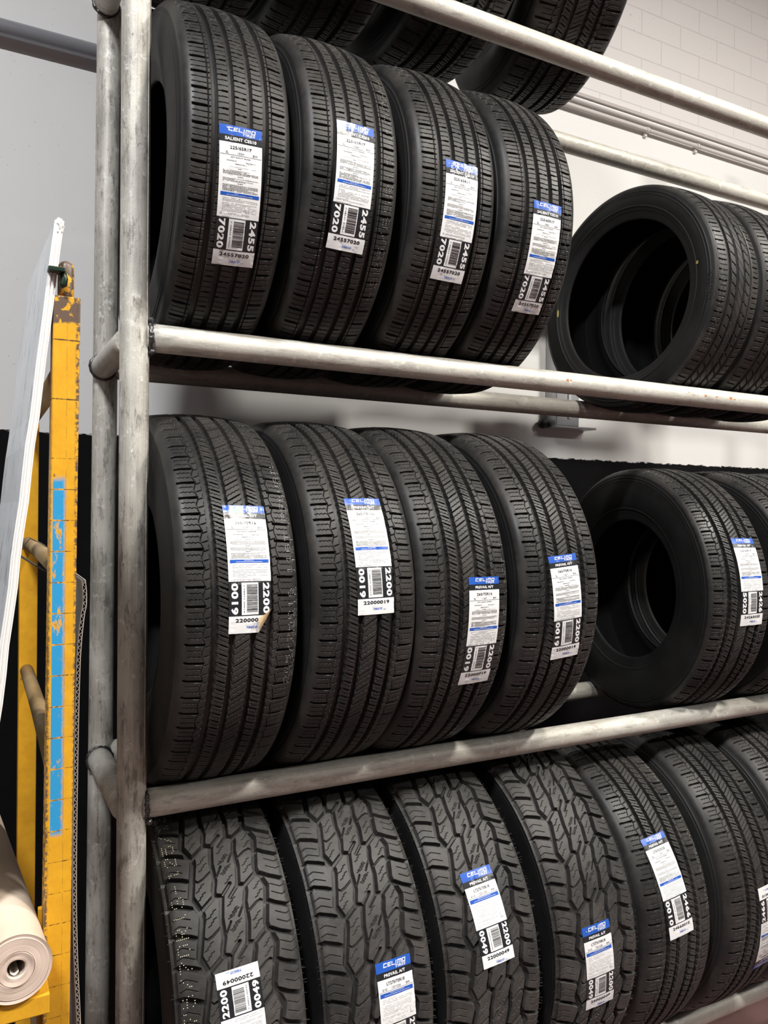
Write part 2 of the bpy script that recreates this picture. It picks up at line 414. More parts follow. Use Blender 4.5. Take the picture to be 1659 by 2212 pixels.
def tread_allterrain(U, S, p, E):
    d = np.zeros_like(U)
    wavy = 1.0 * np.sin(S * 0.55)
    def both(P, hw, depth, ph=50.0, soft=1.2):
        nonlocal d
        d = np.maximum(d, cut(seg_dist(U, S, P, p), hw, depth, soft))
        d = np.maximum(d, cut(seg_dist(U, S, [(-a, -b + ph) for a, b in P], p), hw, depth, soft))
    both([(-59, 0), (-57, -8), (-72, -74), (-59, -p)], 5.4, 13)
    both([(-58, 0), (-30, 21)], 3.8, 12)
    both([(-17, 17), (-19, 9), (-24.5, -20), (-24, -52), (-30, -72), (-30, -80.9), (-17, 17 - p)], 4.4, 12.5)
    both([(-17, 17), (3, 38)], 2.6, 8)
    both([(-68, 63), (-55, 52), (-45, 56), (-29, 67)], 1.5, 6)
    both([(-26, 46), (-16, 60), (-8, 73)], 1.3, 6)
    z = [(0, 0), (6, 2.5), (6.5, 6), (10.5, 7.5), (11, 11), (17, 13.5)]
    for bx, by in ((-62, 18), (-62, 34), (-50, 72), (-49, 86), (-64, 74), (-14, 22), (-10, -2), (-12, -24), (-8, 56), (-6, 80)):
        both([(bx + a, by + b) for a, b in z], 0.45, 2.4, soft=.8)
    for s0 in (15, 66):
        both([(-134, s0 + 1), (-106, s0 + 5), (-82, s0 - 3), (-66, s0 - 11)], 4.0, 12)
        for q in (16, 31):
            both([(-112, s0 + q), (-100, s0 + q + 4), (-92, s0 + q + 1), (-80, s0 + q - 4)], 0.5, 2.6, soft=.8)
    A = np.abs(U)
    # alternate lugs stand back at the shoulder
    lug = (per(S + np.where(U < 0, -41, 41 - 50 + 51), p) < 24)
    d = np.maximum(d, np.where(lug, 5.0, 0) * np.clip((A - 112) / 1.0, 0, 1))
    d = np.maximum(d, 3.0 * np.clip((A - (E + 12)) / 3, 0, 1))
    return d

def add_ring_lines(pr, u):
    """shallow raised rings on the sidewall"""
    h = np.zeros_like(u)
    L = pr.s[-1]
    for c, w, a in ((pr.sE + 0.010, 0.0013, 0.0012), (pr.sE + 0.018, 0.0010, 0.0008), (L - 0.045, 0.0022, 0.0018), (L - 0.034, 0.0010, 0.0008)):
        h += a * np.clip(1.5 - np.abs(u - c) / w, 0, 1)
    return h

def tire_meshes(key, R, Wd, rb, xe, rs, drop, func, pitch, ds=0.0009, du=0.00108, tread_mat=M_TREAD, hairs=0):
    pr = Profile(R, Wd, rb, xe, rs, drop)
    circ = 2 * math.pi * R; n = round(circ / (pitch * 1e-3)); p = circ / n
    m = int(round(p / ds)); N = n * m
    uE = pr.sE; K = int(round(2 * uE / du)); u = np.linspace(-uE, uE, K + 1)
    S, U = np.meshgrid(np.arange(m) * p / m * 1000, u * 1000, indexing='ij')
    E = pr.s[59] * 1000
    D = func(U, S, p * 1000, E) * 1e-3
    fade = np.clip((uE * 1000 - np.abs(U)) / 4.0, 0, 1); D = D * fade
    D = np.tile(D, (n, 1))
    x, r, nx, nr = pr.at(u)
    th = np.arange(N) / N * 2 * math.pi
    rr = r[None] - nr[None] * D; xx = x[None] - nx[None] * D
    V = np.stack([xx, -rr * np.cos(th)[:, None], rr * np.sin(th)[:, None]], -1).reshape(-1, 3)
    F = grid_faces(N, K + 1, True)
    if hairs:
        hv = []; hf = []; base = len(V)
        for q in range(hairs):
            sgn = 1 if q % 2 else -1
            t = random.uniform(0, 2 * math.pi); uu = sgn * (uE - random.choice((0.001, 0.006, 0.014, 0.02)))
            P0 = pr.surf(uu, t * R, -0.001); P1 = pr.surf(uu, t * R, random.uniform(0.003, 0.008)) + np.array([0.0, 0, random.uniform(-.0015, .0005)])
            d_ = P1 - P0; d_ /= np.linalg.norm(d_); a = np.cross(d_, [0.3, 0.2, 1.0]); a /= np.linalg.norm(a); b = np.cross(d_, a)
            i0 = base + len(hv)
            for c in (P0, P1):
                for w in (a, b, -a, -b): hv.append(c + w * 0.00033)
            for z in range(4): hf.append((i0 + z, i0 + (z + 1) % 4, i0 + 4 + (z + 1) % 4, i0 + 4 + z))
        V = np.vstack([V, hv]); F = np.vstack([F, hf])
    tread = mesh_np(key + '_tread', V, F[:, ::-1].copy(), [tread_mat])
    # sidewalls
    sides = []
    L = pr.s[-1]; us = np.linspace(uE, L, 110); hh = add_ring_lines(pr, us)
    NA = 300; ta = np.arange(NA) / NA * 2 * math.pi
    for sg in (-1, 1):
        x, r, nx, nr = pr.at(us * sg); x = x + nx * hh; r = r + nr * hh
        Vs = np.stack([np.broadcast_to(x, (NA, len(us))), -r[None] * np.cos(ta)[:, None], r[None] * np.sin(ta)[:, None]], -1).reshape(-1, 3)
        Fs = grid_faces(NA, len(us), True)
        if sg > 0: Fs = Fs[:, ::-1].copy()
        sides.append(mesh_np(key + '_sidewall', Vs, Fs, [M_SIDE], smooth=True))
    # inner liner: inset of the profile
    ul = np.linspace(-L, L, 90)
    x, r, nx, nr = pr.at(ul); tk = np.clip((L - np.abs(ul)) / 0.03, 0, 1) * 0.013 + 0.0
    x = x - nx * tk; r = r - nr * tk
    r = r + 0.0015 * np.exp(-((np.abs(ul) - uE * 0.8) / 0.004) ** 2) * -1
    Vl = np.stack([np.broadcast_to(x, (NA, 90)), -r[None] * np.cos(ta)[:, None], r[None] * np.sin(ta)[:, None]], -1).reshape(-1, 3)
    liner = mesh_np(key + '_liner', Vl, grid_faces(NA, 90, True), [M_LINER], smooth=True)
    return dict(tread=tread, sides=sides, liner=liner, pr=pr)

TYPES = {
 'touring': tire_meshes('touring', .370, .222, .216, .080, .026, .0065, tread_touring, 33),
 'highway': tire_meshes('highway', .395, .238, .204, .090, .028, .0070, tread_highway, 34),
 'allterrain': tire_meshes('allterrain', .4215, .246, .229, .1015, .0215, .0085, tread_allterrain, 101.9, 0.00072, 0.00082, tread_mat=M_AT, hairs=900),
 'highway_wide': tire_meshes('highway_wide', .405, .268, .254, .093, .030, .0075, tread_highway, 34),
 'highway_small': tire_meshes('highway_small', .3626, .214, .205, .085, .022, .0065, tread_highway, 33, 0.0013, 0.0015),
 'sport': tire_meshes('sport', .3285, .200, .2286, .080, .016, .0055, tread_sport, 28, 0.0012, 0.0014),
 'highway_top': tire_meshes('highway_top', .372, .276, .216, .100, .028, .0070, tread_highway, 34, 0.0014, 0.0016),
}

# ---- printed label stickers
M_PAPER = NT('label_paper'); _v = M_PAPER.coord(); M_PAPER.col((0.80, 0.80, 0.80, 1)); M_PAPER.rough(0.32)
M_PAPER.bump(M_PAPER.noise(_v, 160.0, 3.0), 0.25, 0.0008); M_PAPER = M_PAPER.m
M_BLUE = plain('label_blue_ink', (0.022, 0.10, 0.46), 0.3)
M_BLACK = plain('label_black_ink', (0.018, 0.019, 0.022), 0.3)
M_WHITE = plain('label_white_ink', (0.80, 0.80, 0.80), 0.35)
M_GREY = plain('label_fine_print', (0.30, 0.30, 0.29), 0.4)
M_TAN = plain('label_backing', (0.62, 0.45, 0.25), 0.6)
LM = [M_PAPER, M_BLUE, M_BLACK, M_WHITE, M_GREY]
_fc = {}
def text2d(s, bold=0.0, shear=0.0, wide=1.0):
    key = (s, bold, shear)
    if key not in _fc:
        c = bpy.data.curves.new('t', 'FONT'); c.body = s; c.size = 1.0; c.offset = bold; c.shear = shear; c.resolution_u = 3; c.space_character = 1.0 + bold * 3
        o = bpy.data.objects.new('t', c); C.objects.link(o)
        bpy.context.view_layer.update()
        me = bpy.data.meshes.new_from_object(o.evaluated_get(bpy.context.evaluated_depsgraph_get()))
        V = np.array([v.co[:2] for v in me.vertices]).reshape(-1, 2); F = [tuple(p.vertices) for p in me.polygons]
        bpy.data.objects.remove(o); bpy.data.curves.remove(c); bpy.data.meshes.remove(me)
        _fc[key] = (V, F)
    return _fc[key]

class Sheet:
    """flat drawing in millimetres, x right, y down from the top edge"""
    def __init__(s): s.V = []; s.F = []; s.I = []; s.H = []
    def poly(s, pts, faces, mat, h):
        o = len(s.V); s.V += [tuple(p) for p in pts]; s.H += [h] * len(pts)
        s.F += [tuple(o + i for i in f) for f in faces]; s.I += [mat] * len(faces)
    def rect(s, x0, y0, x1, y1, mat, h=0.3, nx=1, ny=1):
        if h > 0: nx = max(1, int((x1 - x0) / 2.0)); ny = max(1, int((y1 - y0) / 2.0))
        xs = np.linspace(x0, x1, nx + 1); ys = np.linspace(y0, y1, ny + 1)
        pts = [(x, y) for y in ys for x in xs]
        s.poly(pts, [(j * (nx + 1) + i, (j + 1) * (nx + 1) + i, (j + 1) * (nx + 1) + i + 1, j * (nx + 1) + i + 1) for j in range(ny) for i in range(nx)], mat, h)
    def text(s, body, cx, cy, height, mat, bold=0.0, shear=0.0, width=None, rot=0, align='c', h=0.34):
        V, F = text2d(body, bold, shear)
        lo = V.min(0); hi = V.max(0); k = height / (hi[1] - lo[1]); kx = k if width is None else width / (hi[0] - lo[0])
        P = (V - [(lo[0] + hi[0]) / 2, (lo[1] + hi[1]) / 2]) * [kx, k]
        if align == 'r': P[:, 0] -= P[:, 0].max()
        if align == 'l': P[:, 0] -= P[:, 0].min()
        P[:, 1] *= -1
        a = math.radians(rot); ca, sa = math.cos(a), math.sin(a)
        Q = np.stack([P[:, 0] * ca - P[:, 1] * sa + cx, P[:, 0] * sa + P[:, 1] * ca + cy], 1)
        T_ = [(f[0], f[i], f[i + 1]) for f in F for i in range(1, len(f) - 1)]
        Q = [tuple(q) for q in Q]; out = []
        while T_:
            a_, b_, c_ = T_.pop()
            e = [math.dist(Q[a_], Q[b_]), math.dist(Q[b_], Q[c_]), math.dist(Q[c_], Q[a_])]; m_ = max(e)
            if m_ < 3.2: out.append((c_, b_, a_)); continue
            if e[1] == m_: a_, b_, c_ = b_, c_, a_
            elif e[2] == m_: a_, b_, c_ = c_, a_, b_
            Q.append(((Q[a_][0] + Q[b_][0]) / 2, (Q[a_][1] + Q[b_][1]) / 2)); n_ = len(Q) - 1
            T_ += [(a_, n_, c_), (n_, b_, c_)]
        s.poly(Q, out, mat, h)
    def lines(s, x0, x1, y0, y1, n, mat, rs, dens=0.8, th=0.45, h=0.3):
        for y in np.linspace(y0, y1, n):
            x = x0
            end = x1 if rs.random() < 0.8 else x0 + (x1 - x0) * rs.uniform(0.3, 0.9)
            while x < end:
                w = rs.uniform(1.2, 4.5)
                if rs.random() < dens: s.rect(x, y, min(x + w, end), y + th, mat, h)
                x += w + 0.6
    def logo(s, x0, y0, w, h):
        """squared, slanted capitals C E L I M O"""
        t = 0.30; G = {'C': (0, [(1, 0, 0, 0), (0, 0, 0, 1), (0, 1, 1, 1)]), 'E': (0, [(1, 0, 0, 0), (0, 0, 0, 1), (0, 1, 1, 1), (0, .5, .85, .5)]), 'L': (0, [(0, 0, 0, 1), (0, 1, 1, 1)]),
            'I': (1, [(0, 0, 0, 1)]), 'M': (2, [(0, 0, 0, 1), (0, 0, 1, 0), (.5, 0, .5, 1), (1, 0, 1, 1)]), 'O': (0, [(0, 0, 1, 0), (1, 0, 1, 1), (1, 1, 0, 1), (0, 1, 0, 0)])}
        ws = {0: 1.0, 1: 0.12, 2: 1.25}; word = 'CELIMO'; gap = .52
        tot = sum(ws[G[c][0]] for c in word) + gap * (len(word) - 1) + 0.3; u = w / tot; x = x0; tw = h * .23; th_ = h * .22
        for c in word:
            k_, st = G[c]; cw = ws[k_] * u
            for a, b, c_, d in st:
                xa, xb = sorted((x + a * cw, x + c_ * cw)); ya, yb = sorted((b, d))
                ya = y0 + ya * (h - th_); yb = y0 + yb * (h - th_) + th_; xb += tw
                nx = max(1, int((xb - xa) / 2)); ny = max(1, int((yb - ya) / 2))
                pts = [(xa + (xb - xa) * i / nx + (y0 + h - (ya + (yb - ya) * j / ny)) * .22, ya + (yb - ya) * j / ny) for j in range(ny + 1) for i in range(nx + 1)]
                s.poly(pts, [(j * (nx + 1) + i, (j + 1) * (nx + 1) + i, (j + 1) * (nx + 1) + i + 1, j * (nx + 1) + i + 1) for j in range(ny) for i in range(nx)], 3, .34)
            x += cw + gap * u
    def scuffs(s, n, rs, H, W_=79.0, ymax=30):
        for _ in range(n):
            x = rs.choice((23, 56, rs.uniform(6, 74))) + rs.gauss(0, 4); y = abs(rs.gauss(0, ymax / 2)) + 1; L_ = rs.uniform(1.5, 6); a = rs.choice((1.57, 0.9, 2.2)) + rs.gauss(0, .35)
            dx, dy = math.cos(a) * L_ / 2, math.sin(a) * L_ / 2; t = rs.uniform(.25, .8); nx, ny = -math.sin(a) * t, math.cos(a) * t
            if not (3 < x < W_ - 3 and 2.5 < y < ymax): continue
            s.poly([(x - dx, y - dy), (x + nx, y + ny), (x + dx, y + dy), (x - nx, y - ny)], [(3, 2, 1, 0)], 3, .62)
    def barcode(s, x0, y0, x1, y1, digits, rs):
        s.rect(x0, y0, x1, y1, 3, 0.3)
        bx0 = x0 + (x1 - x0) * 0.30; y = y0 + 4
        while y < y1 - 5:
            w = rs.choice((0.4, 0.5, 0.8, 1.1)); s.rect(bx0, y, x1 - 1.6, y + w, 2, 0.5); y += w + rs.choice((0.4, 0.5, 0.8))
        s.text(digits, x0 + (x1 - x0) * 0.15, (y0 + y1) / 2, 1.9, 2, 0.01, rot=90, width=(y1 - y0) * 0.86, h=0.5)

def label_sheet(model, size, row, code, kind, seed, scuff=6):
    rs = random.Random(seed); s = Sheet()
    Wd = 79.0
    if kind == 'at': H, cuts = 186.0, (0, .098, .165, .60, .865, 1)
    elif kind == 'sal': H, cuts = 243.0, (0, .070, .122, .645, .885, 1)
    else: H, cuts = 235.0, (0, .064, .115, .610, .870, 1)
    cols = (1, 2, 0, 2, 0)
    for i in range(5):
        y0, y1 = cuts[i] * H, cuts[i + 1] * H
        s.rect(0, y0, Wd, y1, cols[i], 0.0, 40, max(3, int((y1 - y0) / 2)))
    y = [c * H for c in cuts]
    hb = y[1]
    s.logo(16, hb * .19, 50, hb * .40)
    s.text('TIRES', 66, hb * .76, hb * .27, 3, 0.022, 0.2, 24, align='r')
    s.text(model, 39, (y[1] + y[2]) / 2, (y[2] - y[1]) * .46, 3, 0.035, 0, 58 if kind == 'sal' else 47)
    a = y[2]
    s.text(size, 39, a + 8.5, 5.8, 2, 0.02, 0, 40)
    s.text(row[0], 14, a + 17.5, 4.0, 2, 0.0); s.text(row[1], 39, a + 17.5, 4.0, 2, 0.0); s.text(row[2], 66, a + 17.5, 4.0, 2, 0.0)
    s.rect(1, a + 21, Wd - 1, a + 21.5, 2)
    if kind == 'at':
        s.rect(3, a + 23.5, 76, a + 31, 1, 0.3); s.lines(24, 56, a + 25, a + 25, 1, 3, rs, 1, .7, .5); s.lines(12, 68, a + 28, a + 28, 1, 3, rs, 1, .7, .5)
        s.lines(7, 72, a + 35, a + 41, 3, 4, rs); s.lines(7, 70, a + 46, a + 62, 7, 4, rs); s.lines(5, 60, a + 67, a + 69, 2, 4, rs); s.lines(5, 56, a + 74, a + 77, 2, 4, rs)
        for q in ((66, a + 72, 69, a + 64), (69, a + 64, 72, a + 72)): s.rect(min(q[0], q[2]), q[3], min(q[0], q[2]) + 0.5, q[1] if q[1] > q[3] else a + 72, 2)
        s.rect(65.5, a + 72, 73, a + 72.6, 2)
    else:
        s.text('DOT QUALITY GRADES', 39, a + 25, 2.2, 2, 0.02, 0, 36)
        s.text('TREADWEAR 500', 22, a + 31, 1.6, 2, 0.02, 0, 18); s.text('TRACTION  A', 57, a + 31.5, 1.6, 2, 0.02, 0, 18); s.text('TEMPERATURE  A', 39, a + 36, 1.6, 2, 0.02, 0, 22)
        s.lines(14, 68, a + 41, a + 41, 1, 4, rs, .9)
        b = y[3] - a
        for hd, l0, l1, n in ((.36, .39, .44, 5), (.47, .50, .54, 4), (.565, .59, .675, 8)):
            s.lines(34, 45, a + b * hd * .95, a + b * hd * .95, 1, 2, rs, 1, .7); s.lines(7, 73, a + b * l0 * .95, a + b * l1 * .95, n, 4, rs, .95, .75)
        q = a + b * .665
        s.rect(4, q, 76, q + 6.0, 1, 0.3); s.lines(30, 48, q + 1.2, q + 1.2, 1, 3, rs, 1, .7, .5); s.lines(15, 64, q + 3.8, q + 3.8, 1, 3, rs, 1, .7, .5)
        s.lines(8, 74, q + 9, q + 14, 3, 4, rs, .85, .6); s.lines(8, 73, q + 18, q + 31, 6, 4, rs, .85, .6); s.lines(5, 60, q + 35, q + 37, 2, 4, rs, .85, .6); s.lines(5, 58, q + 41, q + 43, 2, 4, rs, .85, .6)
    c, d = y[3], y[4]; mid = (c + d) / 2; ln = (d - c) * .90
    s.text(code[4:], 10.5, mid, 12.5, 3, 0.045, 0, ln, rot=90); s.text(code[:4], 69.0, mid, 12.5, 3, 0.045, 0, ln, rot=90)
    s.barcode(23, c + 2, 54, d - 2, '7 58823 ' + code[3:], rs)
    s.text(code, 40, d + 7.5, 6.8, 2, 0.035, 0, 56)
    s.text('distributed by', 36, d + 16, 1.5, 4, 0.0, 0, 12)
    s.scuffs(scuff, rs, H, ymax=30 if kind == 'sal' else 22)
    s.text('TIRECO', 42, d + 20, 4.0, 1, 0.035, 0.3, 20); s.rect(54, d + 21.4, 60, d + 22.0, 1)
    return s, Wd, H

def sticker(pr, key, uc, sc, ang, flip, grooves, seed, lift=0.0012, peel=False, scuff=6):
    sh, Wd, H = label_sheet(*key, seed, scuff)
    P = np.array(sh.V); hgt = np.array(sh.H)
    F, I = sh.F, sh.I
    if peel:   # lower right corner folded back
        cen = np.array([P[list(f)].mean(0) for f in F]); line = (cen[:, 0] - 55) / 24.0 + (cen[:, 1] - (H - 42)) / 42.0
        keep = line < 1.0
        F = [f for f, k_ in zip(F, keep) if k_]; I = [i for i, k_ in zip(I, keep) if k_]
    x = P[:, 0] - Wd / 2; y = -P[:, 1]                       # top edge centre is the origin
    if flip: x, y = -x, -y - H
    a = math.radians(ang); X = x * math.cos(a) - y * math.sin(a) + uc; Y = x * math.sin(a) + y * math.cos(a) + sc
    rs = np.random.default_rng(seed)
    w = np.zeros(len(X))
    for _ in range(7):
        kx, ky = rs.uniform(-.28, .28), rs.uniform(-.16, .16); w += np.sin(X * kx + Y * ky + rs.uniform(0, 6)) * rs.uniform(.03, .10)
    dip = np.zeros(len(X))
    for g in grooves: dip += np.exp(-((X - g) / 3.6) ** 2) * (0.45 + 0.35 * np.sin(Y * .23 + g) + .2 * np.sin(Y * .71 + g * 2))
    h = lift * 1000 + w - dip + hgt
    Q = pr.surf(X * 1e-3, Y * 1e-3, h * 1e-3)
    me = mesh_np('paper_label', Q, F, LM, I)
    me.polygons.foreach_set('use_smooth', np.ones(len(me.polygons), bool))
    extra = None
    if peel:
        n = 10; VV = []; FF = []
        A0 = np.array([79.0, H - 42]); B0 = np.array([55.0, H - 0.0]); Cc = np.array([66.0, H - 38.0])
        # fold flap: corner reflected towards the inside and curled up
        Cn = np.array([53.0, H - 27.0])
        for i in range(n + 1):
            for j in range(n + 1 - i):
                b1, b2 = i / n, j / n; q = A0 * (1 - b1 - b2) + B0 * b1 + Cn * b2; VV.append((q[0], q[1], 0.9 + 7 * math.sin(b2 * math.pi * .8)))
        idx = {}; c = 0
        for i in range(n + 1):
            for j in range(n + 1 - i): idx[i, j] = c; c += 1
        for i in range(n):
            for j in range(n - i):
                FF.append((idx[i, j], idx[i + 1, j], idx[i, j + 1]))
                if j < n - i - 1: FF.append((idx[i + 1, j], idx[i + 1, j + 1], idx[i, j + 1]))
        VV = np.array(VV); x = VV[:, 0] - Wd / 2; y = -VV[:, 1]
        Q = pr.surf((x * math.cos(a) - y * math.sin(a) + uc) * 1e-3, (x * math.sin(a) + y * math.cos(a) + sc) * 1e-3, (VV[:, 2] + lift * 1000) * 1e-3)
        extra = mesh_np('peeled_corner', Q, FF, [M_TAN], smooth=True)
    return me, extra

# ---- dot matrix printing on the shoulder
DOTS = {'0': '01110 10001 10001 10001 10001 10001 01110', '1': '00100 01100 00100 00100 00100 00100 01110', '2': '01110 10001 00001 00110 01000 10000 11111',
 '5': '11111 10000 11110 00001 00001 10001 01110', '6': '01110 10000 10000 11110 10001 10001 01110', '7': '11111 00001 00010 00100 01000 01000 01000',
 '8': '01110 10001 10001 01110 10001 10001 01110', '/': '00001 00010 00010 00100 01000 01000 10000', 'R': '11110 10001 10001 11110 10100 10010 10001',
 '-': '00000 00000 00000 11111 00000 00000 00000', 'H': '10001 10001 10001 11111 10001 10001 10001', 'T': '11111 00100 00100 00100 00100 00100 00100',
 'L': '10000 10000 10000 10000 10000 10000 11111', ' ': '00000 00000 00000 00000 00000 00000 00000', 'P': '11110 10001 10001 11110 10000 10000 10000',
 'E': '11111 10000 10000 11110 10000 10000 11111', 'V': '10001 10001 10001 10001 10001 01010 00100', 'A': '01110 10001 10001 11111 10001 10001 10001', 'I': '01110 00100 00100 00100 00100 00100 01110',
 'S': '01111 10000 10000 01110 00001 00001 11110', 'N': '10001 11001 10101 10011 10001 10001 10001', 'Z': '11111 00001 00010 00100 01000 10000 11111', '4': '00010 00110 01010 10010 11111 00010 00010'}
M_DOT = plain('white_printing_ink', (0.62, 0.62, 0.60), 0.6)
M_DOTY = plain('yellow_printing_ink', (0.70, 0.66, 0.48), 0.6)
def dot_print(pr, text, uc, s0, height, adv, size, mat, up=True, drop=0.05, seed=0):
    rs = random.Random(seed); V = []; F = []
    for ci, ch in enumerate(text):
        rows = DOTS[ch].split()
        for r_i, row in enumerate(rows):
            for c_i, b in enumerate(row):
                if b == '1' and rs.random() > drop:
                    a = (c_i / 4 - .5) * adv * .62 + ci * adv; bb = (0.5 - r_i / 6) * height
                    s_ = s0 + (a if up else -a); u_ = uc + (-bb if up else bb)
                    i0 = len(V)
                    for q in range(6):
                        t = q / 6 * 6.283; V.append((u_ + math.cos(t) * size, s_ + math.sin(t) * size))
                    F.append(tuple(range(i0, i0 + 6)))
    V = np.array(V); Q = pr.surf(V[:, 0] * 1e-3, V[:, 1] * 1e-3, 0.00035)
    return mesh_np('printed_size_code', Q, F, [mat])

def raised_text(pr, body, r0, th0, height, side=-1, lift=0.0012):
    """raised moulded lettering round the sidewall, th0 in degrees from the front going up"""
    V, F = text2d(body, 0.01); V = V * height; cx = (V[:, 0].max() + V[:, 0].min()) / 2
    us = np.interp(-(r0 + V[:, 1]), -pr.pts[60:, 1], pr.s[60:]); ang = math.radians(th0) + (V[:, 0] - cx) / r0 * (-1)
    x, r, nx, nr = pr.at(us * side)
    top = np.stack([x + nx * lift, -(r + nr * lift) * np.cos(ang), (r + nr * lift) * np.sin(ang)], -1)
    return mesh_np('raised_lettering', top, [f for f in F], [M_SIDE])

GROOVES = {'sal': (-16.5, 16.5, -47, 47), 'ht': (-19.5, 19.5, -51, 51), 'at': (-66, -23, 23, 66)}
KEYS = {'sal': ('SALIENT CS210', '225/65R17', ('SL', '102H', 'BW'), '24557020', 'sal'),
        'ht': ('PREVAIL H/T', '265/75R16', ('SL', '116T', 'BW'), '22000019', 'ht'),
        'ht20': ('PREVAIL H/T', '275/55R20', ('XL', '117H', 'BW'), '24660010', 'ht'),
        'ht17': ('PREVAIL H/T', '225/65R17', ('SL', '102H', 'BW'), '24265020', 'ht'),
        'at': ('PREVAIL A/T', 'LT275/70R18', ('E/10', '125/122S', 'BW'), '22000049', 'at')}

SCUFF = {'black touring tire with wrinkled 24557020 label and dotted code on its right shoulder': 45, 'black touring tire whose label has a badly scuffed blue top': 170}
_proto = {}
def build_tire(typ, row, X, yaw, label, group, phase=0.0, dz=0.0, lab=None, prints=(), extra=None, lean=0.0):
    T = TYPES[typ]; pr = T['pr']; R = pr.R
    h = math.sqrt((R + PR) ** 2 - (SEP / 2) ** 2)
    zc = RZ[row] + h + dz + 0.0006
    root = thing('tire', label, 'tire', (X, SEP / 2, zc - R), yaw, group)
    if typ not in _proto:
        parts = [put('tread', T['tread'], root)] + [put('sidewall', m_, root) for m_ in T['sides']] + [put('inner_liner', T['liner'], root)]
        _proto[typ] = parts
    else:
        parts = []
        for p_ in _proto[typ]:
            q = p_.copy(); C.objects.link(q); q.parent = root; parts.append(q)
    for p_ in parts:
        p_.location = (0, 0, R); p_.rotation_euler = (phase, 0, 0)
    def add(me, nm=None):
        o = put(nm or me.name.split('.')[0], me, root); o.location = (0, 0, R); return o
    if lab:
        kind, uc, sc, ang, flip = lab[:5]; peel = 'peel' in lab; scuff = SCUFF.get(label.split(',')[0], 8)
        k5 = KEYS[kind]
        me, ex = sticker(pr, k5, uc, sc, ang, flip, GROOVES[k5[4]], int(X * 997) + row, peel=peel, scuff=scuff)
        o = add(me, 'paper_label')
        o['label'] = 'white, blue and black printed paper label'
        if ex is not None:
            e = put('peeled_corner', ex, o); e['label'] = 'tan backing of the folded label corner'
    for a in prints:
        add(dot_print(pr, *a), 'printed_size_code')['label'] = 'dotted printed size code'
    if extra: extra(root, add, pr)
    return root

G1 = 'touring tires on the upper shelf'; G2 = 'highway tires on the middle shelf'; G3 = 'all-terrain tires on the bottom shelf'; G4 = 'wide highway tires on the bottom shelf'; G0 = 'tires on the topmost shelf'; G5 = 'low-profile tires on the upper shelf'; G6 = 'smaller highway tires on the middle shelf'
# upper shelf
build_tire('touring', 2, .1469, 0, 'black touring tire with 24557020 label, first on its shelf beside the steel post', G1, 0.1, lab=('sal', -1, 3, 2.2, False))
build_tire('touring', 2, .3781, 0, 'black touring tire with wrinkled 24557020 label and dotted code on its right shoulder', G1, 1.3, lab=('sal', -1.5, 66, -1.2, False),
           prints=[('-225/65R17-102H-', 76, -262, 15, 30.5, .62, M_DOT, True, .12, 1)])
build_tire('touring', 2, .6162, 0, 'black touring tire whose label has a badly scuffed blue top, third from the post', G1, 2.2, lab=('sal', 5, 42, -1.2, False))
build_tire('touring', 2, .8379, 0, 'black touring tire with label set lowest, last before the gap on the upper shelf', G1, 3.4, lab=('sal', 9.5, 1, -.3, False),
           prints=[('-225/65R17-102', 76, -330, 15, 27, .62, M_DOT, True, .15, 2)])
def sport_marks(root, add, pr):
    b = pr.s[-1]
    for th, uo, w, l in ((8, .052, .0045, .0060), (178, .040, .003, .016)):
        V = []
        for i in range(16):
            t = i / 16 * 2 * math.pi; V.append((-(b - uo + math.cos(t) * w), math.radians(th) * pr.R + math.sin(t) * l))
        V = np.array(V); me = mesh_np('paint_mark', pr.surf(V[:, 0], V[:, 1], 0.0022), [tuple(range(16))], [plain('yellow_paint_mark', (0.42, 0.33, 0.10), .6)])
        add(me)['label'] = 'small yellow paint mark'
    add(raised_text(pr, '45ZR18', .292, 84, .022)); add(raised_text(pr, 'CELIMO', .296, -6, .020))
build_tire('sport', 2, 1.518, .07, 'low-profile tire with open round bore, right of the gap on the upper shelf', G5, 0.4, lab=None,
           prints=[('-225/45ZR18-', -70, -235, 14, 27, .55, M_DOT, True, .15, 4)], extra=sport_marks)
build_tire('sport', 2, 1.738, 0, 'low-profile tire mostly hidden behind the open-bored one, under the upper rear rail', G5, 1.0)
build_tire('sport', 2, 1.975, 0, 'low-profile tire at the right edge of the upper shelf, only its underside visible', G5, 1.9)
# middle shelf
build_tire('highway', 3, .1509, 0, 'highway tire with peeling-corner 22000019 label, first on the middle shelf beside the post', G2, 0.3, lab=('ht', 14, 204, -.3, False, 'peel'),
           prints=[('265/75R16 116T PREVAIL', 92, -130, 9, 21, .6, M_DOT, True, .2, 5), ('265/75R16 116T PREVAIL', 104, -120, 9, 20, .6, M_DOT, True, .3, 6)])
build_tire('highway', 3, .4036, 0, 'highway tire with neat 22000019 label set high, second on the middle shelf', G2, 1.1, lab=('ht', 8, 224, 1.0, False))
build_tire('highway', 3, .6315, 0, 'highway tire with 22000019 label set low and to the right, third on the middle shelf', G2, 2.5, lab=('ht', 38, 53, 0, False),
           prints=[('265/75R16 116T PREVAIL', 98, -200, 12, 22, .6, M_DOT, True, .25, 7)])
build_tire('highway', 3, .8883, 0, 'highway tire with slightly tilted label, last before the gap on the middle shelf', G2, 0.8, lab=('ht', -5, 95, 5.0, False),
           prints=[('265/75R16-116T', 98, -270, 12, 23, .6, M_DOT, True, .25, 8)])
def b5x(root, add, pr):
    add(raised_text(pr, 'PREVAIL H/T', .305, 68, .024))
build_tire('highway_small', 3, 1.5656, -.1157, 'highway tire turned to show its dark bore, with narrow 24265020 label, middle shelf', G6, 0.3, lab=('ht17', 24, 166, 1.0, False), extra=b5x)
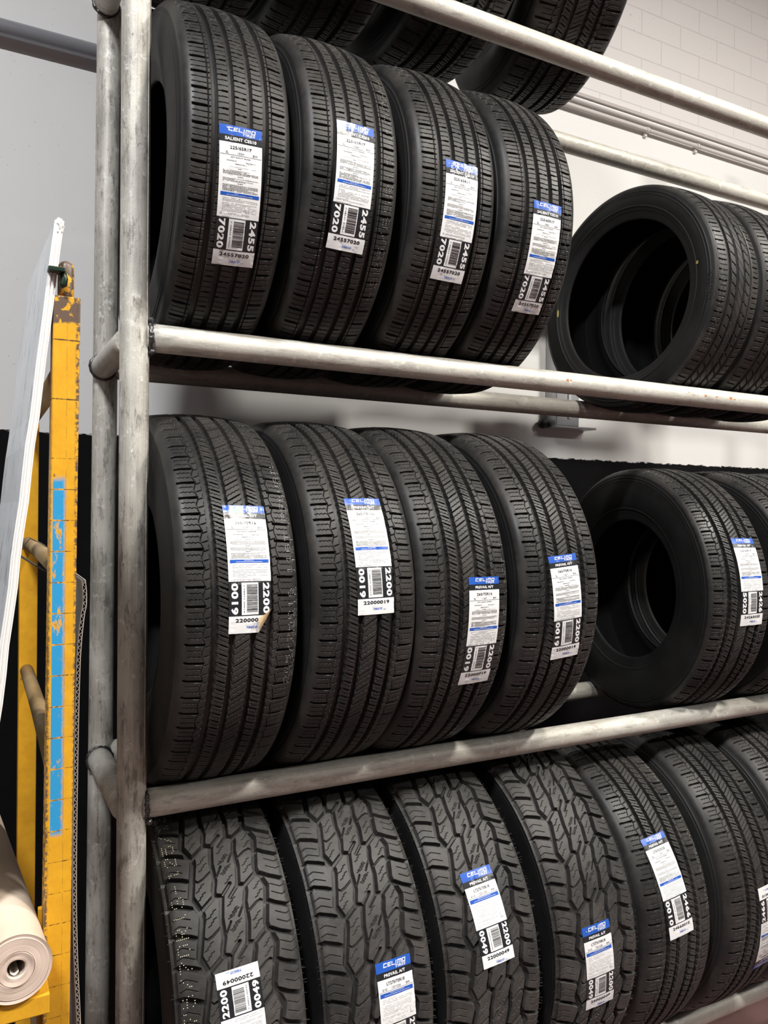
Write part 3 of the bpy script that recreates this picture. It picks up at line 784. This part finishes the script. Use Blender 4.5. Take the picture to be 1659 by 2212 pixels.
build_tire('highway_small', 3, 1.842, 0, 'highway tire directly behind the label-bearing bored one at the right of the middle shelf', G6, 1.7)
build_tire('highway_small', 3, 2.09, 0, 'highway tire at the far right edge of the middle shelf, barely showing', G6, 2.9)
# bottom shelf
build_tire('allterrain', 4, .1605, 0, 'chunky all-terrain tire with upside-down 22000049 label, first on the bottom shelf beside the post', G3, 0.0, lab=('at', -10, 201, 2.6, True),
           prints=[('LT275/70R18-125/122S', -97, 60, 20, 27, .95, M_DOTY, True, .15, 9)])
build_tire('allterrain', 4, .432, 0, 'chunky all-terrain tire with label cut off at the bottom, second on its shelf', G3, 0.9, lab=('at', 25, 145, 1.5, False))
build_tire('allterrain', 4, .7005, 0, 'chunky all-terrain tire with tilted label near mid height, third on the bottom shelf', G3, 1.9, lab=('at', -14, 264, 4.5, False))
build_tire('allterrain', 4, .982, 0, 'chunky all-terrain tire with lower straight label, fourth, next to the smooth-ribbed wide tires', G3, 2.6, lab=('at', -16, 97, 4.0, False))
build_tire('highway_wide', 4, 1.2555, 0, 'wide highway tire with tilted 24660010 label, just right of the all-terrain tires', G4, 0.2, lab=('ht20', -31, 250, 6.1, False),
           prints=[('275/55R20 117H PREVAIL', 98, 60, 11, 22, .6, M_DOT, True, .3, 10)])
build_tire('highway_wide', 4, 1.545, 0, 'wide highway tire with upside-down label cut by the right edge of the view', G4, 1.4, lab=('ht20', 24, 69, 5.2, True))
build_tire('highway_wide', 4, 1.83, 0, 'wide highway tire in the far right corner of the bottom shelf', G4, 2.4)
# topmost shelf
build_tire('highway_top', 1, .172, 0, 'shadowed tire on the topmost shelf, nearest the post, almost out of view', G0, 0.2)
build_tire('highway_top', 1, .437, 0, 'shadowed tire on the topmost shelf above the second touring tire', G0, 1.0)
build_tire('highway_top', 1, .750, 0, 'shadowed tire on the topmost shelf crossed by the sloping front rail', G0, 1.8)
build_tire('highway_top', 1, 1.103, -.20, 'rightmost tire of the topmost shelf, its tread edge against the pale wall', G0, 2.5, dz=0.008)

# ------------------------------------------------------------------ yellow steel frame (left)
def yellow_paint(blue):
    k = NT('chipped_yellow_paint' + ('_blue_marked' if blue else '')); v = k.coord(); X, Y, Z = k.xyz(v)
    n1 = k.noise(v, 30.0, 6.0, 0.7); n2 = k.noise(v, 140.0, 5.0, 0.7); n3 = k.noise(k.scale(v, (1, 1, .4)), 70.0, 6.0, 0.75)
    col = k.mix(k.step(n1, 0.3, 0.7), (0.64, 0.31, 0.015, 1), (0.80, 0.42, 0.022, 1))
    if blue:
        zz = k.math('ADD', Z, k.math('MULTIPLY', k.math('SUBTRACT', n1, .5), .01))
        m = k.math('MULTIPLY', k.step(zz, 1.486, 1.478), k.step(zz, 1.035, 1.042))
        side = k.math('MULTIPLY', k.step(X, -0.0120, -0.0112), k.step(k.math('ADD', X, k.math('MULTIPLY', n2, .006)), 0.0080, 0.0030))
        m = k.math('MULTIPLY', m, side)
        m = k.math('MULTIPLY', m, k.step(n3, 0.63, 0.58))
        per_ = k.math('PINGPONG', k.math('ADD', Z, 0.0387 * 39 - 1.507), 0.01935)
        gap = k.step(k.math('ADD', per_, k.math('MULTIPLY', k.math('SUBTRACT', n2, .5), .004)), 0.0004, 0.0012)
        m = k.math('MULTIPLY', m, gap)
        col = k.mix(m, col, (0.03, 0.30, 0.58, 1))
        line = k.math('MULTIPLY', k.step(k.math('ADD', per_, k.math('MULTIPLY', k.math('SUBTRACT', n3, .5), .003)), 0.0007, 0.0001), k.step(n2, 0.42, 0.5))
        line = k.math('MULTIPLY', line, k.step(Z, 1.51, 1.509))
        per2 = k.math('PINGPONG', k.math('ADD', Z, 0.074 * 21 - 1.507), 0.037)
        line = k.math('ADD', line, k.math('MULTIPLY', k.math('MULTIPLY', k.step(k.math('ADD', per2, k.math('MULTIPLY', k.math('SUBTRACT', n3, .5), .004)), 0.0011, 0.0003), k.step(Z, 1.509, 1.51)), k.step(Z, 1.66, 1.659)))
        col = k.mix(line, col, (0.10, 0.05, 0.02, 1))
        vl = k.math('MULTIPLY', k.step(k.math('ABSOLUTE', k.math('SUBTRACT', X, 0.0035)), 0.0004, 0.0002), k.step(n2, .45, .5))
        col = k.mix(k.math('MULTIPLY', vl, 0.6), col, (0.25, 0.12, 0.02, 1))
        top = k.step(k.math('ADD', Z, k.math('MULTIPLY', k.math('SUBTRACT', n1, .5), .03)), 1.676, 1.680)
        topc = k.math('MULTIPLY', top, k.step(k.math('ADD', k.noise(v, 90.0, 4.0), k.step(k.math('ABSOLUTE', k.math('SUBTRACT', Z, 1.725)), 0.026, 0.016, 0, 0.10)), 0.62, 0.57, 0, 1))
        col = k.mix(topc, col, (0.13, 0.085, 0.06, 1))
        e = k.math('MULTIPLY', k.step(k.math('ABSOLUTE', X), 0.0125, 0.0152), k.step(n2, 0.46, 0.54))
        col = k.mix(e, col, (0.12, 0.075, 0.05, 1))
    chips = k.step(n3, 0.66, 0.69)
    col = k.mix(chips, col, (0.10, 0.06, 0.04, 1))
    k.col(col); k.rough(0.42); k.bump(k.math('ADD', k.math('MULTIPLY', chips, -1.0), n2), 0.3, 0.0006)
    return k.m
M_YB = yellow_paint(True); M_Y = yellow_paint(False)
frame = thing('steel_cart_frame', 'chipped yellow steel frame upright with sprayed blue band, left of the rack', 'cart frame', (-0.178, -0.5, 0))
bm = bmesh.new(); bm_box(bm, -.0158, .0158, -.0, .0316, FZ, 1.710, .0016)
for vv in bm.verts: vv.co.x += (vv.co.z - 1.2) * 0.0062
fp = put('upright', bm_mesh('upright', bm, M_YB), frame); fp['label'] = 'yellow square tube with blue sprayed band'
bm = bmesh.new(); rr_ = .0098
P = [(0.003, .0158, z) for z in (1.70, 1.72, 1.74)]; R = [rr_] * 3
for a in (15, 30, 45, 60, 75, 89): P.append((0.003, .0158, 1.748 + rr_ * math.sin(math.radians(a)))); R.append(rr_ * math.cos(math.radians(a)))
bm_tube(bm, P, R, 24); put('round_pin', bm_mesh('round_pin', bm, M_YB), frame)
bm = bmesh.new(); bm_box(bm, -.005, .030, .755, .790, FZ, 1.66, .0016); put('upright', bm_mesh('upright', bm, M_Y), frame)
M_BR = rubber('worn_brass_rung', (0.36, 0.24, 0.11), (0.50, 0.38, 0.22), 0.45, 0.8)
for z in (1.622, 1.372, 1.105, 0.62, 0.2):
    bm = bmesh.new(); bm_tube(bm, [(0.000, .03, z - .004), (0.006, .40, z), (0.010, .757, z)], .0128, 24); put('rung', bm_mesh('rung', bm, M_BR), frame)
bm = bmesh.new(); bm_box(bm, -.62, -.016, -.067, -.045, .857, .8800, .0014); bm_box(bm, -.028, -.016, -.0449, 0, .857, .8800, .001)
for vv in bm.verts: vv.co.z += (-vv.co.x) * 0.0
put('shelf_bar', bm_mesh('shelf_bar', bm, M_Y), frame)
bm = bmesh.new(); bm_box(bm, -.0215, .0155, .032, .040, FZ, .935, .001); put('corner_plate', bm_mesh('corner_plate', bm, M_Y), frame)
bm = bmesh.new(); bm_tube(bm, [(-.0373, .2, 1.379), (-.030, .2, 1.392), (-.0234, .2, 1.4007), (-.010, .2, 1.394), (0.004, .2, 1.385)], .0008, 8); bm_tube(bm, [(-.0373, .2, 1.376), (-.0075, .2, 1.356), (0.004, .2, 1.35)], .0016, 8)
put('wire_tie', bm_mesh('wire_tie', bm, plain('dull_wire', (.12, .11, .10), .4, .7)), frame)

# green clip on the white board's edge
bm = bmesh.new(); bm_box(bm, -.0135, .006, -.008, .012, .007, .0125, .001)
bm_tube(bm, [(0.004, .0, .009), (0.0055, 0, .0), (.0045, 0, -.007), (.001, 0, -.010)], [.0035, .0045, .0045, .003], 12)
o = put('clip', bm_mesh('clip', bm, plain('dark_green_plastic', (.012, .030, .018), .35))); o.location = (-0.1845, -0.505, 1.7295)
tag(o, 'small dark green clip hooked between the yellow pin and the white board', 'clip')

# ------------------------------------------------------------------ white board leaning on the frame
k = NT('scuffed_white_board'); v = k.coord(); s1 = k.noise(k.scale(v, (1, 1, .25)), 45.0, 8.0, .85)
c_ = k.mix(k.step(k.noise(v, 6.0, 4.0), .3, .7), (.60, .64, .66, 1), (.72, .75, .77, 1))
c_ = k.mix(k.step(s1, .565, .60, 0, .75), c_, (.16, .16, .17, 1)); k.col(c_); k.rough(.45)
M_BOARD = k.m
M_BEDGE = plain('white_foam_edge', (.86, .85, .82), .6)
def board_x(z): return -0.1849 - (1.802 - z) * 0.1085
board = thing('white_board', 'scuffed white panel leaning against the yellow frame at the left edge', 'board', (0, 0, 0))
bm = bmesh.new(); n = 24
def bz(i): return .962 + (1.803 - .962) * i / n
ring = []
for i in range(n + 1):
    z = bz(i); x = board_x(z) + 0.0007 * math.sin(i * 1.9) * (1 if i < n - 6 else .3)
    yn = -0.5; yf = -0.163 + .006 * math.sin(i * 2.3)
    ring.append([bm.verts.new(p) for p in ((x - .0055, yn, z), (x + .0055, yn, z), (x + .0055 - .008, yf, z), (x - .0055 - .008, yf, z))])
for i in range(n):
    for q in range(4):
        bm.faces.new((ring[i][q], ring[i][(q + 1) % 4], ring[i + 1][(q + 1) % 4], ring[i + 1][q])).material_index = 1 if q == 0 else 0
bm.faces.new(ring[0][::-1]); bm.faces.new(ring[-1]).material_index = 1
put('panel', bm_mesh('panel', bm, [M_BOARD, M_BEDGE]), board)
for off in (-.0022, .0022):
    bm = bmesh.new(); P = [(board_x(bz(i)) + off + 0.0007 * math.sin(i * 1.9) * (1 if i < n - 6 else .3), -.5005, bz(i)) for i in range(n + 1)]
    bm_tube(bm, P, .0013, 8); put('edge_bead', bm_mesh('edge_bead', bm, M_BEDGE), board)
bm = bmesh.new(); bmesh.ops.create_icosphere(bm, subdivisions=3, radius=.006, matrix=Matrix.Translation((-0.1848, -.497, 1.796)) @ Matrix.Diagonal((.9, 1, 1.8, 1)))
for vv in bm.verts: vv.co += Vector([random.uniform(-.0012, .0012) for _ in range(3)])
put('frayed_corner', bm_mesh('frayed_corner', bm, M_BEDGE), board)

# ------------------------------------------------------------------ corrugated sheet right of the frame
k = NT('grey_cardboard_face'); v = k.coord(); k.col(k.mix(k.step(k.noise(k.scale(v, (1, 1, .2)), 30.0, 5.0), .35, .65), (.30, .30, .31, 1), (.44, .44, .45, 1))); k.rough(.75); M_CARD = k.m
M_CARDE = plain('cardboard_edge', (.62, .60, .58), .7); M_FLUTE = plain('cardboard_flute', (.20, .18, .16), .8)
prof = [(-.1462, 1.352), (-.1446, 1.335), (-.1448, 1.318), (-.1470, 1.3055), (-.1507, 1.2636), (-.1525, 1.2037), (-.1537, 1.0838), (-.1539, .9638), (-.1520, .8734), (-.1472, .7746), (-.141, .65), (-.135, .4), (-.13, FZ + .002)]
pp = catmull([(a, b) for a, b in prof], 14)
sheet = thing('corrugated_sheet', 'grey corrugated cardboard sheet standing on edge between yellow frame and rack', 'cardboard', (0, 0, 0))
T_ = .0052; y0, y1 = -.47, -.20
def slab(xa, xb, ya, yb, mat, nm, dx=0.0):
    bm = bmesh.new(); rs = []
    for (x, z) in pp: rs.append([bm.verts.new(p) for p in ((x + xa, ya, z), (x + xb, ya, z), (x + xb + dx, yb, z), (x + xa + dx, yb, z))])
    for i in range(len(pp) - 1):
        for q in range(4): bm.faces.new((rs[i][q], rs[i][(q + 1) % 4], rs[i + 1][(q + 1) % 4], rs[i + 1][q]))
    bm.faces.new(rs[0]); bm.faces.new(rs[-1][::-1]); return put(nm, bm_mesh(nm, bm, mat), sheet)
slab(-T_, -T_ + .0009, y0, y1, [M_CARD], 'liner_sheet', .006); slab(-.0009, 0, y0, y1, [M_CARDE], 'liner_sheet', .006)
bm = bmesh.new(); L = np.concatenate([[0], np.cumsum(np.linalg.norm(np.diff(pp, axis=0), axis=1))]); nfl = int(L[-1] / .0012); prev = None
for i in range(nfl + 1):
    d_ = L[-1] * i / nfl; x = np.interp(d_, L, pp[:, 0]); z = np.interp(d_, L, pp[:, 1]); ph = math.sin(d_ / .0082 * 2 * math.pi)
    xx = x - T_ / 2 + ph * (T_ / 2 - .0012); cur = [bm.verts.new(p) for p in ((xx, y0 + .0005, z), (xx + .0006, y0 + .0005, z), (xx + .0006 + .006, y1, z), (xx + .006, y1, z))]
    if prev:
        for q in range(4): bm.faces.new((prev[q], prev[(q + 1) % 4], cur[(q + 1) % 4], cur[q]))
    prev = cur
put('fluting', bm_mesh('fluting', bm, [M_CARDE]), sheet)

# ------------------------------------------------------------------ paper roll
k = NT('kraft_paper'); v = k.coord(); k.col(k.mix(k.step(k.noise(v, 8.0, 4.0), .3, .7), (.60, .48, .36, 1), (.70, .58, .46, 1))); k.rough(.7); k.bump(k.noise(v, 50., 3.), .1, .001); M_KRAFT = k.m
k = NT('paper_roll_end'); v = k.coord(); n_ = k.noise(v, 20.0, 3.0)
X, Y, Z = k.xyz(v); rad = k.math('SQRT', k.math('ADD', k.math('MULTIPLY', X, X), k.math('MULTIPLY', Z, Z)))
lay = k.noise(k.n('ShaderNodeCombineXYZ').outputs[0], 1.0)
cx = k.n('ShaderNodeCombineXYZ'); k.l(rad, cx.inputs[0]); lay = k.noise(cx.outputs[0], 900.0, 3.0)
k.col(k.mix(k.step(lay, .35, .65), (.56, .43, .34, 1), (.72, .58, .49, 1))); k.rough(.8); k.bump(lay, .5, .001); M_REND = k.m
RA = .0372
near = Vector((-0.2300, -.57, .9190)); far = Vector((-0.285, .25, .905))
roll = thing('paper_roll', 'roll of kraft paper resting on the yellow shelf bar, round end facing us', 'paper roll', near)
axis = (far - near); Lr = axis.length; rot = Vector((0, 1, 0)).rotation_difference(axis.normalized())
bm = bmesh.new(); bm_tube(bm, [(0, 0.0015, 0), (0, .3, 0), (0, Lr, 0)], RA, 64, cap=False); o = put('paper_body', bm_mesh('paper_body', bm, M_KRAFT), roll)
o.rotation_mode = 'QUATERNION'; o.rotation_quaternion = rot
bm = bmesh.new(); rings = []
rads = [.0095, .0110, .0150, .019, .0195, .020, .027, .0345, .0350, .0385, RA]
for j, r in enumerate(rads):
    dy = {0: .002, 3: -.001, 4: .0012, 5: -.0005, 7: .0, 8: .001, 10: .0015}.get(j, 0.0)
    rings.append([bm.verts.new((r * math.cos(t), dy + .0004 * math.sin(3 * t + j), r * math.sin(t))) for t in [2 * math.pi * q / 64 for q in range(64)]])
for a, b in zip(rings[:-1], rings[1:]):
    for q in range(64): bm.faces.new((a[q], a[(q + 1) % 64], b[(q + 1) % 64], b[q]))
o = put('layered_end', bm_mesh('layered_end', bm, M_REND), roll); o.rotation_mode = 'QUATERNION'; o.rotation_quaternion = rot
bm = bmesh.new(); bm_tube(bm, [(0, .002, 0), (0, .3, 0), (0, Lr, 0)], .0095, 40, cap=False)
o = put('core_tube', bm_mesh('core_tube', bm, plain('core_cardboard', (.42, .36, .30), .8)), roll); o.rotation_mode = 'QUATERNION'; o.rotation_quaternion = rot
bm = bmesh.new(); P = [(-.006 + .009 * q / 10, .004 + .0, -.0085 + .0035 * math.sin(q / 10 * 3.14) * -1 + .004) for q in range(11)]
rs = [[bm.verts.new((p[0], .003, p[2])), bm.verts.new((p[0], .08, p[2])), bm.verts.new((p[0], .08, p[2] + .0005)), bm.verts.new((p[0], .003, p[2] + .0005))] for p in P]
for a, b in zip(rs[:-1], rs[1:]):
    for q in range(4): bm.faces.new((a[q], a[(q + 1) % 4], b[(q + 1) % 4], b[q]))
o = put('loose_inner_flap', bm_mesh('loose_inner_flap', bm, plain('pale_core_paper', (.72, .68, .60), .7)), roll); o.rotation_mode = 'QUATERNION'; o.rotation_quaternion = rot

bpy.context.view_layer.update()
